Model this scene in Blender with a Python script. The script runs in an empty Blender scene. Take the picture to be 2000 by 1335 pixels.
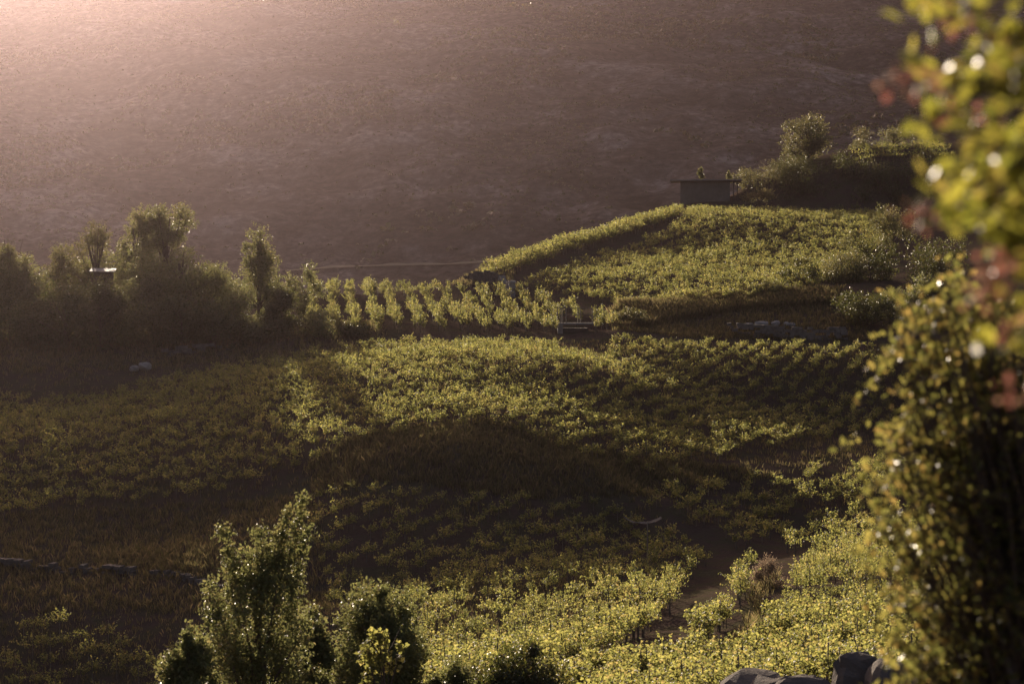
import bpy, math, numpy as np
from mathutils import Vector
sc = bpy.context.scene
COL = sc.collection
R = math.radians
rng = np.random.default_rng(7)

# ------------------------------------------------------------------ camera
F = 3500.0                      # focal length in pixels of a 2000 px wide frame
PITCH = R(1.0)
cam_d = bpy.data.cameras.new('camera')
cam = bpy.data.objects.new('camera', cam_d); COL.objects.link(cam)
cam.location = (0, 0, 0); cam.rotation_euler = (R(90) - PITCH, 0, 0)
cam_d.sensor_width = 36; cam_d.lens = 36 * F / 2000
cam_d.clip_start = 0.1; cam_d.clip_end = 6000
cam_d.dof.use_dof = True; cam_d.dof.focus_distance = 125; cam_d.dof.aperture_fstop = 2.4
sc.camera = cam
# ------------------------------------------------------------------ sky and sun
SUN_EL, SUN_AZ = R(14.6), R(-15.8)      # azimuth from +Y towards +X
w = bpy.data.worlds.new('World'); sc.world = w; w.use_nodes = True
nt = w.node_tree
sky = nt.nodes.new('ShaderNodeTexSky'); sky.sky_type = 'NISHITA'; sky.sun_disc = False
sky.sun_elevation = SUN_EL; sky.sun_rotation = SUN_AZ
sky.air_density = 1.0; sky.dust_density = 6.0
bg = nt.nodes['Background']; bg.inputs['Strength'].default_value = 0.088
tint = nt.nodes.new('ShaderNodeMix'); tint.data_type = 'RGBA'; tint.blend_type = 'MULTIPLY'; tint.inputs[0].default_value = 1
tint.inputs[7].default_value = (1.0, .80, .80, 1); nt.links.new(sky.outputs[0], tint.inputs[6]); nt.links.new(tint.outputs[2], bg.inputs['Color'])
sd = bpy.data.lights.new('sun', 'SUN'); sd.energy = 5.0; sd.angle = R(0.5); sd.color = (1.0, 0.84, 0.64)
sun = bpy.data.objects.new('sun', sd); COL.objects.link(sun)
tosun = Vector((math.sin(SUN_AZ) * math.cos(SUN_EL), math.cos(SUN_AZ) * math.cos(SUN_EL), math.sin(SUN_EL)))
sun.rotation_euler = tosun.to_track_quat('Z', 'Y').to_euler()
sc.view_settings.view_transform = 'Standard'; sc.view_settings.look = 'None'
sc.view_settings.exposure = 1.2; sc.view_settings.gamma = 1
sc.render.engine = 'CYCLES'
cy = sc.cycles
cy.max_bounces = 6; cy.diffuse_bounces = 3; cy.glossy_bounces = 2; cy.transmission_bounces = 3
cy.volume_bounces = 1; cy.transparent_max_bounces = 6
cy.use_denoising = True; cy.use_adaptive_sampling = False
cy.sample_clamp_indirect = 4

# ------------------------------------------------------------------ projection helpers
cp, sp = math.cos(PITCH), math.sin(PITCH)
def P(px, py, d):
    """point seen at pixel (px, py) of the photograph, d metres ahead"""
    u = (px - 1000) / F; v = (667.5 - py) / F
    y = cp + v * sp; z = -sp + v * cp
    return np.array([u * d / y, d, z * d / y])
def Wd(d):
    t = np.clip((d - 104) / 31, 0, 1); return d + 14 * t * t * (3 - 2 * t)
def proj(x, y, z):
    f = y * cp - z * sp; up = y * sp + z * cp
    return 1000 + F * x / f, 667.5 - F * up / f

# ------------------------------------------------------------------ noise
_tab = rng.random((256, 256))
def vnoise(x, y):
    xi = np.floor(x).astype(int); yi = np.floor(y).astype(int)
    fx = x - xi; fy = y - yi
    fx = fx * fx * (3 - 2 * fx); fy = fy * fy * (3 - 2 * fy)
    g = lambda a, b: _tab[a & 255, b & 255]
    return (g(xi, yi) * (1 - fx) + g(xi + 1, yi) * fx) * (1 - fy) + (g(xi, yi + 1) * (1 - fx) + g(xi + 1, yi + 1) * fx) * fy
def fbm(x, y, o=4):
    s = 0; a = 1; t = 0
    for k in range(o):
        s = s + a * (vnoise(x + 17.3 * k, y + 9.1 * k) - .5); t += a; a *= .5; x = x * 2.03; y = y * 2.03
    return s / t * 2

# ------------------------------------------------------------------ terrain from control lines
CTRL = []
def line(pts, step=5.0):
    W = []
    for p in pts:
        q = P(p[0], p[1], Wd(p[2])); q[2] -= p[3]; W.append(q)
    for a, b in zip(W[:-1], W[1:]):
        n = max(1, int(np.linalg.norm((b - a)[:2]) / step))
        for k in range(n): CTRL.append(a + (b - a) * k / n)
    CTRL.append(W[-1])
H = 1.5
# lower sunlit field
line([(780,1195,75,H),(1000,1145,77,H),(1200,1110,80,H),(1350,1090,83,H),(1470,1075,84,H)])
line([(850,1280,57,H),(1000,1230,62,H),(1200,1190,66,H),(1340,1165,72,H)])
line([(1000,1330,49,H),(1150,1310,50,H),(1350,1260,54,H),(1550,1240,54,H),(1750,1200,56,H)])
line([(1270,1250,66,0),(1330,1225,71,0),(1420,1150,81,0)])
line([(1440,1220,60,H),(1560,1120,72,H),(1700,1050,80,H),(1850,1020,82,H)])
line([(1520,990,103,H),(1620,965,104,H),(1800,935,105,H)])
line([(1000,1400,42,.6),(1300,1370,43,.6),(1500,1330,44,.6),(1700,1310,45,.6),(1850,1300,46,.6)])
# dark lower field
line([(600,1015,91,H),(800,1005,91.5,H),(1000,1005,93.5,H),(1200,990,99,H),(1420,970,106,H)])
line([(620,1120,85,H),(800,1110,85.5,H),(1000,1070,86,H),(1200,1050,89,H),(1400,1030,93,H)])
line([(620,965,96,.8),(900,945,97.5,.8),(1250,965,99.5,.8),(1450,945,105,.8),(1700,900,112,.8),(1850,870,113,.8)])
# edge of the middle slope (top of the drop)
line([(-100,960,101,H),(0,950,101,H),(250,925,102,H),(560,885,101,H),(700,828,102.5,H),(850,800,103,H),(950,798,104.5,H),(1200,872,104.5,H),(1310,898,104.5,H),(1440,850,112,H),(1700,815,120,H),(1850,800,121,H)])
line([(600,950,99.5,0),(720,893,100.5,0),(900,875,101.5,0),(1150,920,101.5,0),(1300,950,101,0),(1450,915,109,0),(1700,880,117,0)])
# middle slope
line([(-100,830,110,H),(200,820,110,H),(500,800,110,H),(750,770,107.5,H),(1000,760,109,H),(1250,775,116.5,H),(1500,765,124,H),(1750,760,125,H)])
line([(-100,760,120,H),(200,755,120,H),(400,715,121,H),(600,690,124,H),(750,640,130,H),(1000,632,131,H),(1150,636,131,H),(1340,655,131,H),(1600,670,129,H),(1800,660,130,H)])
line([(650,680,119,H),(850,674,119,H),(1050,672,119,H),(1180,684,120,H)])
# ground under the left trees
line([(-150,715,124,0),(100,712,125,0),(300,700,127,0),(500,680,130,0),(700,662,133,0)])
line([(-150,650,142,0),(100,645,143,0),(300,635,144,0),(500,630,144,0),(650,625,143,0)])
line([(-150,600,166,0),(100,598,166,0),(300,590,168,0),(500,575,170,0)])
# small terrace in the middle
line([(700,650,134.5,0),(850,650,135,0),(1000,652,135,0),(1100,652,135,0),(1190,646,135,0)])
line([(600,600,150,H),(750,590,150,H),(900,588,149,H),(1050,592,148,H),(1180,612,143,H)])
line([(600,546,172,H),(750,546,172,H),(900,547,171,H),(1000,562,163,H),(1090,590,152,H)])
# upper terrace edge
line([(935,502,173,H),(1010,530,166,H),(1120,552,158,H),(1250,578,150,H)])
line([(900,552,169,0),(960,562,164,0),(1080,592,154,0),(1200,622,145,0)])
line([(935,502,176,H),(1050,475,188,H),(1150,448,199,H),(1250,422,212,H),(1330,400,223,H),(1500,398,225,H),(1700,402,224,H),(1800,400,224,H)])
line([(1100,505,176,H),(1250,468,189,H),(1400,448,192,H),(1600,446,192,H),(1750,445,192,H)])
line([(1200,524,163,H),(1350,510,167,H),(1550,507,168,H),(1750,500,170,H)])
line([(1235,592,148,0),(1350,584,150,0),(1500,580,150,0),(1620,578,150,0),(1800,570,150,0)])
line([(1215,645,138,0),(1350,660,137,0),(1500,664,136.5,0),(1650,668,136.5,0),(1850,665,137,0)])
# bank and terrace above
line([(1330,420,228,0),(1450,418,229,0),(1600,415,229,0),(1800,405,229,0)])
line([(1470,352,237,0),(1530,335,238,0),(1650,310,239,0),(1800,300,240,0),(1950,295,241,0)])
line([(1320,395,237,0),(1440,385,238,0)])
line([(1530,325,248,0),(1650,301,250,0),(1800,290,252,0),(1950,285,252,0)])
# lower left
line([(-100,1040,98,0),(0,1030,98,0),(200,1035,98,0),(400,1030,97,0),(560,1010,94,0)])
line([(-100,1100,93,0),(0,1095,93,0),(200,1110,91,0),(430,1140,87,0),(640,1185,80,0)])
line([(-100,1160,88,0),(0,1160,88,0),(200,1170,87,0),(430,1190,83,0)])
line([(-100,1260,81,1.3),(200,1265,80.5,1.3),(430,1270,78,1.3)])
line([(-100,1360,76,1.3),(200,1360,76,1.3),(430,1360,72,1.3)])
line([(560,1360,52,1.2),(700,1370,50,1.2),(850,1380,47,1.2)])
CTRL += [np.array(q, float) for q in [(-40,55,-17),(-20,55,-16.5),(-12,50,-13)]]
C2 = [(0,0,-1.7),(-12,0,-1.8),(12,0,-1.8),(0,-20,-.5),(-30,-20,-1),(30,-20,-1),(0,5,-2.5),(-12,8,-3.6),(12,8,-3.5),(0,14,-5),(-20,16,-5.6),(20,16,-5.4),
      (0,26,-8),(-20,28,-10),(20,28,-8),(-45,0,-4),(45,0,-3),(-45,30,-10),(45,30,-8),(-45,60,-14),(48,60,-9),(60,100,-6),(62,140,2),(70,180,8),(78,262,24),
      (-60,100,-11),(-62,130,-4),(-70,165,-2),(0,-40,0),(-50,-40,-1),(50,-40,0)]
for x in range(-100, 5, 12): C2 += [(x, 200, -3), (x, 219, -12), (x, 252, -34)]
for k in range(5):       # the fall beyond the upper terrace's left edge
    a = P(900 + 95 * k, 520 - 26 * k, 195 + 12 * k); C2 += [(a[0] - 4, a[1] + 10, a[2] - 9), (a[0] - 8, a[1] + 26, a[2] - 22)]
for x in range(10, 100, 12): C2 += [(x, 285, 10 if x > 30 else 0), (x, 312, -22)]
for x in range(-100, 101, 25): C2 += [(x, 330, -56), (x, 360, -66)]
A = np.array([*CTRL, *[np.array(c, float) for c in C2]])
def _phi(r2): return np.sqrt(r2 + 1.0)
_D2 = ((A[:, None, :2] - A[None, :, :2]) ** 2).sum(-1)
_n = len(A)
_M = np.zeros((_n + 3, _n + 3)); _M[:_n, :_n] = _phi(_D2) - np.eye(_n) * 0.4
_M[:_n, _n] = 1; _M[:_n, _n + 1:] = A[:, :2]; _M[_n, :_n] = 1; _M[_n + 1:, :_n] = A[:, :2].T
_w = np.linalg.solve(_M, np.concatenate([A[:, 2], np.zeros(3)]))
GX = np.arange(-104, 104.1, 0.8); GY = np.arange(-40, 350, 0.8)
gx, gy = np.meshgrid(GX, GY)
gz = np.zeros_like(gx)
for i in range(len(GY)):
    r2 = (gx[i][:, None] - A[None, :, 0]) ** 2 + (gy[i][:, None] - A[None, :, 1]) ** 2
    gz[i] = _phi(r2) @ _w[:_n] + _w[_n] + _w[_n + 1] * gx[i] + _w[_n + 2] * gy[i]
gz += fbm(gx / 5, gy / 5, 4) * .28 + fbm(gx / 1.7 + 50, gy / 1.7, 2) * .07
def ground(x, y):
    fx = np.clip((np.asarray(x, float) - GX[0]) / .8, 0, len(GX) - 1.001); fy = np.clip((np.asarray(y, float) - GY[0]) / .8, 0, len(GY) - 1.001)
    i = fx.astype(int); j = fy.astype(int); a = fx - i; b = fy - j
    return (gz[j, i] * (1 - a) + gz[j, i + 1] * a) * (1 - b) + (gz[j + 1, i] * (1 - a) + gz[j + 1, i + 1] * a) * b

# ------------------------------------------------------------------ mesh building
class MB:
    def __init__(s): s.v = []; s.f = []; s.n = 0; s.m = []; s.t = []; s.var = []
    def add(s, verts, faces, mat=0, var=None):      # faces: (N,k) array
        verts = np.asarray(verts, float); faces = np.asarray(faces, int)
        s.v.append(verts); s.f.append(faces + s.n); s.m.append(np.full(len(faces), mat)); s.n += len(verts)
        s.var.append(np.full(len(verts), .5) if var is None else np.broadcast_to(np.asarray(var, float), (len(verts),)))
        return s
    def mesh(s, name, mats, smooth=False):
        me = bpy.data.meshes.new(name)
        V = np.concatenate(s.v); ks = np.concatenate([np.full(len(f), f.shape[1]) for f in s.f])
        L = np.concatenate([f.ravel() for f in s.f])
        me.vertices.add(len(V)); me.vertices.foreach_set('co', V.ravel().astype(np.float32))
        me.loops.add(len(L)); me.loops.foreach_set('vertex_index', L.astype(np.int32))
        me.polygons.add(len(ks)); st = np.concatenate([[0], np.cumsum(ks)[:-1]])
        me.polygons.foreach_set('loop_start', st.astype(np.int32))
        me.polygons.foreach_set('material_index', np.concatenate(s.m).astype(np.int32))
        me.polygons.foreach_set('use_smooth', np.full(len(ks), bool(smooth)))
        at = me.attributes.new('var', 'FLOAT', 'POINT'); at.data.foreach_set('value', np.concatenate(s.var).astype(np.float32))
        for m in (mats if isinstance(mats, (list, tuple)) else [mats]): me.materials.append(m)
        me.update(calc_edges=True); me.validate()
        return me
    def build(s, name, mats, parent=None, loc=(0, 0, 0), smooth=False):
        o = bpy.data.objects.new(name, s.mesh(name, mats, smooth)); COL.objects.link(o)
        o.location = loc
        if parent: o.parent = parent
        return o
def tag(o, label=None, cat=None, group=None, kind=None):
    for k, v in (('label', label), ('category', cat), ('group', group), ('kind', kind)):
        if v: o[k] = v
    return o
def empty(name, loc, rz=0):
    o = bpy.data.objects.new(name, None); COL.objects.link(o); o.location = loc; o.rotation_euler = (0, 0, rz)
    o.empty_display_size = .2
    return o
def box(mb, c, s, rz=0, mat=0, var=None, jit=0, rg=None, taper=1.0):
    c = np.array(c, float); s = np.array(s, float) / 2
    V = np.array([[-1,-1,-1],[1,-1,-1],[1,1,-1],[-1,1,-1],[-1,-1,1],[1,-1,1],[1,1,1],[-1,1,1]], float) * s
    V[4:, :2] *= taper
    if jit: V += (rg or rng).normal(0, 1, V.shape) * s.min() * jit
    ca, sa = math.cos(rz), math.sin(rz)
    V = np.stack([V[:, 0] * ca - V[:, 1] * sa, V[:, 0] * sa + V[:, 1] * ca, V[:, 2]], 1) + c
    return mb.add(V, [[0,3,2,1],[4,5,6,7],[0,1,5,4],[1,2,6,5],[2,3,7,6],[3,0,4,7]], mat, var)
def tube(mb, pts, r, k=6, mat=0, var=None):
    pts = np.array(pts, float); r = np.broadcast_to(np.asarray(r, float), (len(pts),))
    V = []
    for i, p in enumerate(pts):
        t = pts[min(i + 1, len(pts) - 1)] - pts[max(i - 1, 0)]; t = t / (np.linalg.norm(t) + 1e-9)
        a = np.cross(t, [0, 0, 1.0] if abs(t[2]) < .9 else [1.0, 0, 0]); a /= np.linalg.norm(a); b = np.cross(t, a)
        for j in range(k):
            an = 2 * math.pi * j / k; V.append(p + r[i] * (math.cos(an) * a + math.sin(an) * b))
    Fc = [[i * k + j, i * k + (j + 1) % k, (i + 1) * k + (j + 1) % k, (i + 1) * k + j] for i in range(len(pts) - 1) for j in range(k)]
    mb.add(V, Fc, mat, var)
    n = len(pts) - 1
    mb.add([pts[n]] + V[n * k:], [[0, 1 + j, 1 + (j + 1) % k] for j in range(k)], mat, var)
    return mb
def norm(a): return a / (np.linalg.norm(a, axis=-1, keepdims=True) + 1e-9)
KITE = (np.array([[0, -.5, 0], [.42, .02, .09], [0, .55, 0], [-.42, .0, .09]]), np.array([[0, 1, 2, 3]]))
VINE = (np.array([[0,-.35,0],[.36,-.42,.10],[.52,.05,.13],[.22,.25,.04],[0,.6,-.05],[-.22,.25,.04],[-.52,.05,.13],[-.36,-.42,.10]]), np.array([[0,1,2,3],[0,3,4,5],[0,5,6,7]]))
OVAL = (np.array([[0,-.5,0],[.24,-.28,.06],[.3,.05,.08],[.17,.34,.04],[0,.55,-.06],[-.17,.34,.04],[-.3,.05,.08],[-.24,-.28,.06]]), np.array([[0,1,2,3],[0,3,4,5],[0,5,6,7]]))
def leaves(mb, C, size, axis=None, nrm=None, tpl=KITE, mat=0, rg=None, upb=.6, spread=1.0, var=None):
    """a leaf at each centre C; axis = growth direction, nrm = preferred face direction"""
    rg = rg or rng; C = np.asarray(C, float); N = len(C)
    n = rg.normal(0, 1, (N, 3)) * spread; n[:, 2] += upb
    if nrm is not None: n = n * .7 + nrm
    n = norm(n)
    a = rg.normal(0, 1, (N, 3))
    if axis is not None: a = a * .6 + axis
    a = norm(a - (a * n).sum(1, keepdims=True) * n); b = np.cross(a, n)
    s = np.broadcast_to(np.asarray(size, float), (N,)) * rg.uniform(.65, 1.25, N)
    T, Fc = tpl
    V = C[:, None, :] + s[:, None, None] * (T[None, :, 0, None] * b[:, None] + T[None, :, 1, None] * a[:, None] + T[None, :, 2, None] * n[:, None])
    k = len(T)
    FF = (Fc[None] + (np.arange(N) * k)[:, None, None]).reshape(-1, Fc.shape[1])
    vv = rg.random(N) if var is None else np.clip(np.broadcast_to(var, (N,)) + rg.normal(0, .16, N), 0, 1)
    mb.add(V.reshape(-1, 3), FF, mat, np.repeat(vv, k))
    return mb

# ------------------------------------------------------------------ materials
def newmat(name):
    m = bpy.data.materials.new(name); m.use_nodes = True; n = m.node_tree; n.nodes.clear()
    return m, n, n.nodes.new('ShaderNodeOutputMaterial')
def ramp(n, fac, cols, pos=None):
    r = n.nodes.new('ShaderNodeValToRGB'); cr = r.color_ramp
    pos = pos or [i / (len(cols) - 1) for i in range(len(cols))]
    while len(cr.elements) < len(cols): cr.elements.new(.5)
    for e, c, p in zip(cr.elements, cols, pos): e.position = p; e.color = (*c, 1)
    n.links.new(fac, r.inputs[0]); return r.outputs[0]
def leafmat(name, cols, tcols, pos=None, trans=.5, rough=.45, spec=.4):
    m, n, out = newmat(name)
    at = n.nodes.new('ShaderNodeAttribute'); at.attribute_name = 'var'
    c1 = ramp(n, at.outputs['Fac'], cols, pos); c2 = ramp(n, at.outputs['Fac'], tcols, pos)
    p = n.nodes.new('ShaderNodeBsdfPrincipled'); n.links.new(c1, p.inputs['Base Color'])
    p.inputs['Roughness'].default_value = rough; p.inputs['Specular IOR Level'].default_value = spec
    t = n.nodes.new('ShaderNodeBsdfTranslucent'); n.links.new(c2, t.inputs['Color'])
    x = n.nodes.new('ShaderNodeMixShader'); x.inputs[0].default_value = trans
    n.links.new(p.outputs[0], x.inputs[1]); n.links.new(t.outputs[0], x.inputs[2]); n.links.new(x.outputs[0], out.inputs[0])
    return m
def noisemat(name, cols, scale=1.0, rough=.9, bump=.3, detail=8, pos=None, scale2=None, bdist=.1, stretch=None, spec=.15, fine=None):
    m, n, out = newmat(name)
    tc = n.nodes.new('ShaderNodeTexCoord'); src = tc.outputs['Object']
    if stretch:
        mp = n.nodes.new('ShaderNodeMapping'); mp.inputs['Scale'].default_value = stretch; n.links.new(src, mp.inputs[0]); src = mp.outputs[0]
    no = n.nodes.new('ShaderNodeTexNoise'); no.inputs['Scale'].default_value = scale; no.inputs['Detail'].default_value = detail
    no.inputs['Roughness'].default_value = .68
    n.links.new(src, no.inputs['Vector'])
    fac = no.outputs['Fac']
    if fine:
        n3 = n.nodes.new('ShaderNodeTexNoise'); n3.inputs['Scale'].default_value = fine; n3.inputs['Detail'].default_value = 10; n3.inputs['Roughness'].default_value = .75
        n.links.new(tc.outputs['Object'], n3.inputs['Vector'])
        mx = n.nodes.new('ShaderNodeMix'); mx.data_type = 'FLOAT'; mx.inputs[0].default_value = .42
        n.links.new(fac, mx.inputs[2]); n.links.new(n3.outputs['Fac'], mx.inputs[3]); fac = mx.outputs[0]
    c = ramp(n, fac, cols, pos)
    p = n.nodes.new('ShaderNodeBsdfPrincipled'); p.inputs['Roughness'].default_value = rough; p.inputs['Specular IOR Level'].default_value = spec
    n.links.new(c, p.inputs['Base Color'])
    if bump:
        n2 = n.nodes.new('ShaderNodeTexNoise'); n2.inputs['Scale'].default_value = scale2 or scale * 6; n2.inputs['Detail'].default_value = 6
        n.links.new(src, n2.inputs['Vector'])
        b = n.nodes.new('ShaderNodeBump'); b.inputs['Strength'].default_value = bump; b.inputs['Distance'].default_value = bdist
        n.links.new(n2.outputs['Fac'], b.inputs['Height']); n.links.new(b.outputs[0], p.inputs['Normal'])
    n.links.new(p.outputs[0], out.inputs[0])
    return m
MV = leafmat('vine_leaf', [(.045,.055,.026),(.058,.067,.032),(.075,.08,.036),(.11,.085,.045)], [(.18,.20,.06),(.37,.37,.10),(.50,.47,.13),(.50,.40,.15)], [0,.5,.86,1], trans=.5, rough=.55, spec=.22)
MT = leafmat('tree_leaf', [(.035,.055,.014),(.055,.075,.02),(.09,.09,.025)], [(.18,.20,.07),(.28,.28,.10),(.40,.33,.14)], [0,.65,1], trans=.4)
MO = leafmat('olive_leaf', [(.05,.06,.03),(.08,.085,.04),(.12,.10,.05)], [(.15,.16,.05),(.22,.21,.07),(.3,.24,.09)], trans=.35)
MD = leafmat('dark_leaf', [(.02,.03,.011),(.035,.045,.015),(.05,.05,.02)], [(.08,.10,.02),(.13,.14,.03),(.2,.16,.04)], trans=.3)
MG = leafmat('grass_blade', [(.05,.05,.022),(.08,.07,.035),(.13,.10,.06)], [(.13,.13,.045),(.20,.17,.07),(.28,.22,.11)], trans=.45, rough=.7, spec=.2)
MDRY = leafmat('dry_stem', [(.12,.09,.065),(.2,.15,.11),(.3,.24,.18)], [(.25,.18,.12),(.36,.27,.18),(.45,.36,.26)], trans=.35, rough=.8, spec=.1)
MF = leafmat('near_leaf', [(.05,.075,.012),(.09,.105,.015),(.13,.11,.02)], [(.24,.26,.04),(.40,.38,.06),(.44,.36,.08)], [0,.6,1], trans=.5, rough=.45, spec=.25)
MFB = leafmat('bush_leaf', [(.035,.045,.016),(.055,.062,.02),(.09,.07,.025)], [(.22,.23,.06),(.34,.31,.08),(.45,.33,.10)], [0,.7,1], trans=.5, rough=.38, spec=.3)
MR = leafmat('red_seed', [(.16,.05,.035),(.22,.08,.05),(.2,.11,.06)], [(.26,.10,.08),(.32,.15,.11),(.36,.22,.15)], trans=.45, rough=.5)
MW = noisemat('bark', [(.05,.038,.03),(.12,.09,.07)], 6, bump=.5, bdist=.02)
MST = noisemat('stake_wood', [(.09,.075,.06),(.19,.16,.13)], 5, bump=.3, bdist=.01)
MSTONE = noisemat('stone', [(.045,.04,.036),(.085,.078,.07),(.15,.135,.12)], 3, bump=.5, bdist=.03)
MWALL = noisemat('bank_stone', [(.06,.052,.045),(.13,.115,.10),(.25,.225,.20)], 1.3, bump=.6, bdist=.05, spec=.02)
MSOIL2 = noisemat('dark_rock', [(.05,.043,.04),(.09,.08,.073),(.14,.125,.115)], 2.2, bump=.7, bdist=.05, spec=.05)
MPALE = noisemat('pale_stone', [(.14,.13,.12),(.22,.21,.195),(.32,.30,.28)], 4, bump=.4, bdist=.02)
MCON = noisemat('concrete', [(.14,.125,.11),(.23,.21,.19)], 2.5, bump=.25, bdist=.01)
MPLAS = noisemat('render_wall', [(.06,.05,.04),(.12,.105,.085),(.19,.165,.14)], .8, bump=.2, bdist=.02)
MDARK = noisemat('dark_wood', [(.04,.033,.028),(.08,.065,.05)], 4, bump=.2, bdist=.01)
MSHEET = noisemat('pale_sheet', [(.12,.12,.12),(.3,.29,.28)], 3, bump=.3, rough=.75, bdist=.01)
MROAD = noisemat('dirt_track', [(.10,.09,.05),(.19,.16,.10)], .2, bump=.2)
MSOIL = noisemat('soil', [(.035,.026,.022),(.06,.044,.036),(.055,.05,.03),(.10,.078,.062)], .55, bump=.8, scale2=5, bdist=.12, pos=[.25,.45,.6,.8], spec=0)
MHILL = noisemat('hillside', [(.022,.02,.014),(.06,.046,.036),(.10,.08,.065),(.26,.22,.19)], .02, bump=.9, scale2=.12, bdist=1.6, pos=[.40,.475,.53,.63], detail=15, stretch=(1, .8, 1.3), spec=0, fine=.22)

# ------------------------------------------------------------------ setting
def grid(name, X, Y, Z, m, kind='structure'):
    h, wd = X.shape; idx = np.arange(h * wd).reshape(h, wd)
    Fc = np.stack([idx[:-1, :-1], idx[:-1, 1:], idx[1:, 1:], idx[1:, :-1]], -1).reshape(-1, 4)
    mb = MB(); mb.add(np.stack([X, Y, Z], -1).reshape(-1, 3), Fc)
    return tag(mb.build(name, m, smooth=True), kind=kind)
ez = gz.copy()          # the sheet's rim sinks under the valley sheet
rim = np.clip((np.abs(gx) - 88) / 16, 0, 1) ** 2 * 60
ez -= rim
tag(grid('ground', gx, gy, ez, MSOIL), 'brown soil of the vineyard slopes with thin dry grass')
def hill_z(x, y):
    t = np.clip((y - 345) / 805, 0, 1.9)
    az = np.arctan2(x, np.maximum(y, 1))
    ridge = 213 + 6 * np.sin(az * 9 + .6)
    prof = np.where(t < 1, t ** .85, 1 - (t - 1) * .9)
    z = -66 + (ridge + 66) * prof
    gul = fbm((x * .8 + y * .5) / 130, (x * .2 - y * .35) / 300, 4) * 17 + fbm(x / 38, y / 50, 4) * 6 + fbm(x / 9, y / 12, 3) * 1.6
    return z + gul * np.clip((y - 330) / 180, .05, 1) * np.clip((1.05 - t) * 5, .25, 1)
hx = np.linspace(-800, 800, 460); hy = np.concatenate([np.linspace(-60, 340, 30), np.linspace(346, 1560, 460)])
HX, HY = np.meshgrid(hx, hy); HZ = hill_z(HX, HY)
tag(grid('hills', HX, HY, HZ, MHILL), 'shaded scrubby mountainside filling the background')
# scrub on the mountain: one mass
def scrub():
    N = 42000; y = rng.uniform(390, 1160, N); x = y * np.tan(rng.uniform(-.31, .31, N))
    keep = fbm(x / 60, y / 90, 3) + .35 * rng.normal(0, 1, N) > .0
    x, y = x[keep], y[keep]; z = hill_z(x, y); s = rng.uniform(.35, 1.1, len(x)) * (1 + 1.4 * (fbm(x / 80 + 9, y / 80, 2) > .1))
    k = 10; c = np.repeat(np.stack([x, y, z], 1), k, 0); ss = np.repeat(s, k)
    off = norm(rng.normal(0, 1, c.shape)) * ss[:, None] * rng.uniform(.5, 1, (len(c), 1)); off[:, 2] = np.abs(off[:, 2]) * .8
    mb = MB(); leaves(mb, c + off, ss * .8, nrm=norm(off), upb=.4)
    tag(mb.build('scrub', MD), 'low dark scrub scattered over the far mountainside', 'scrub', kind='stuff')
scrub()
# faint track along the valley side
mb = MB(); tp = []
for k in range(41):
    px = 560 + 10.5 * k; py = 530 - 20 * (k / 40) - 2 * math.sin(k / 7)
    lo, hi = 380., 800.
    for _ in range(40):
        mid = (lo + hi) / 2; q = P(px, py, mid)
        if hill_z(np.array([q[0]]), np.array([q[1]]))[0] > q[2]: hi = mid
        else: lo = mid
    tp.append(P(px, py, (lo + hi) / 2))
V = []
for q in tp:
    for dx, dz in ((-.9, 0), (.9, 0)):
        y = q[1] + dx * 1.6; V.append([q[0], y, max(hill_z(np.array([q[0]]), np.array([y]))[0], q[2]) + .1])
mb.add(V, [[2 * i, 2 * i + 2, 2 * i + 3, 2 * i + 1] for i in range(40)])
tag(mb.build('track', MROAD), 'pale dirt track across the foot of the mountain', kind='structure')

# ------------------------------------------------------------------ grapevines
def vine_local(mb, rg, nsh=12, nl=14, leaf=.13, tpl=KITE, h=1.5, mat=0, woody=True):
    C = []; Ax = []
    for s in range(nsh):
        p = np.array([rg.uniform(-.5, .5), rg.normal(0, .08), rg.uniform(.6, .85) * h / 1.5])
        d = np.array([rg.normal(0, .42), rg.normal(0, .5), rg.uniform(.5, 1.1)]); d /= np.linalg.norm(d)
        L = rg.uniform(.55, 1.05) * h / 1.5; n = int(nl * rg.uniform(.7, 1.2)); dr = rg.uniform(.1, .9)
        for k in range(n):
            t = k / n
            q = p + d * L * t; q[2] -= dr * L * t * t * .5
            C.append(q + rg.normal(0, .05, 3)); Ax.append(d - np.array([0, 0, dr * t]))
    leaves(mb, C, leaf, axis=np.array(Ax), tpl=tpl, mat=mat, rg=rg, upb=.5)
def vine_wood(mb, rg, mat=1):
    tube(mb, [(0, 0, -.1), (.03, .02, .35), (-.02, 0, .72)], [.035, .028, .02], 5, mat)
    tube(mb, [(-.45, 0, .72), (0, .02, .75), (.45, 0, .73)], [.012, .02, .012], 4, mat)
def stake(mb, mat=2, h=1.45): tube(mb, [(.1, .03, -.1), (.11, .02, h)], [.024, .018], 5, mat)
def inpoly(px, py, poly):
    c = np.zeros(len(px), bool); n = len(poly)
    for i in range(n):
        x1, y1 = poly[i]; x2, y2 = poly[(i + 1) % n]
        if y1 == y2: continue
        c ^= ((y1 > py) != (y2 > py)) & (px < (x2 - x1) * (py - y1) / (y2 - y1) + x1)
    return c
FIELDS = []
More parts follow.
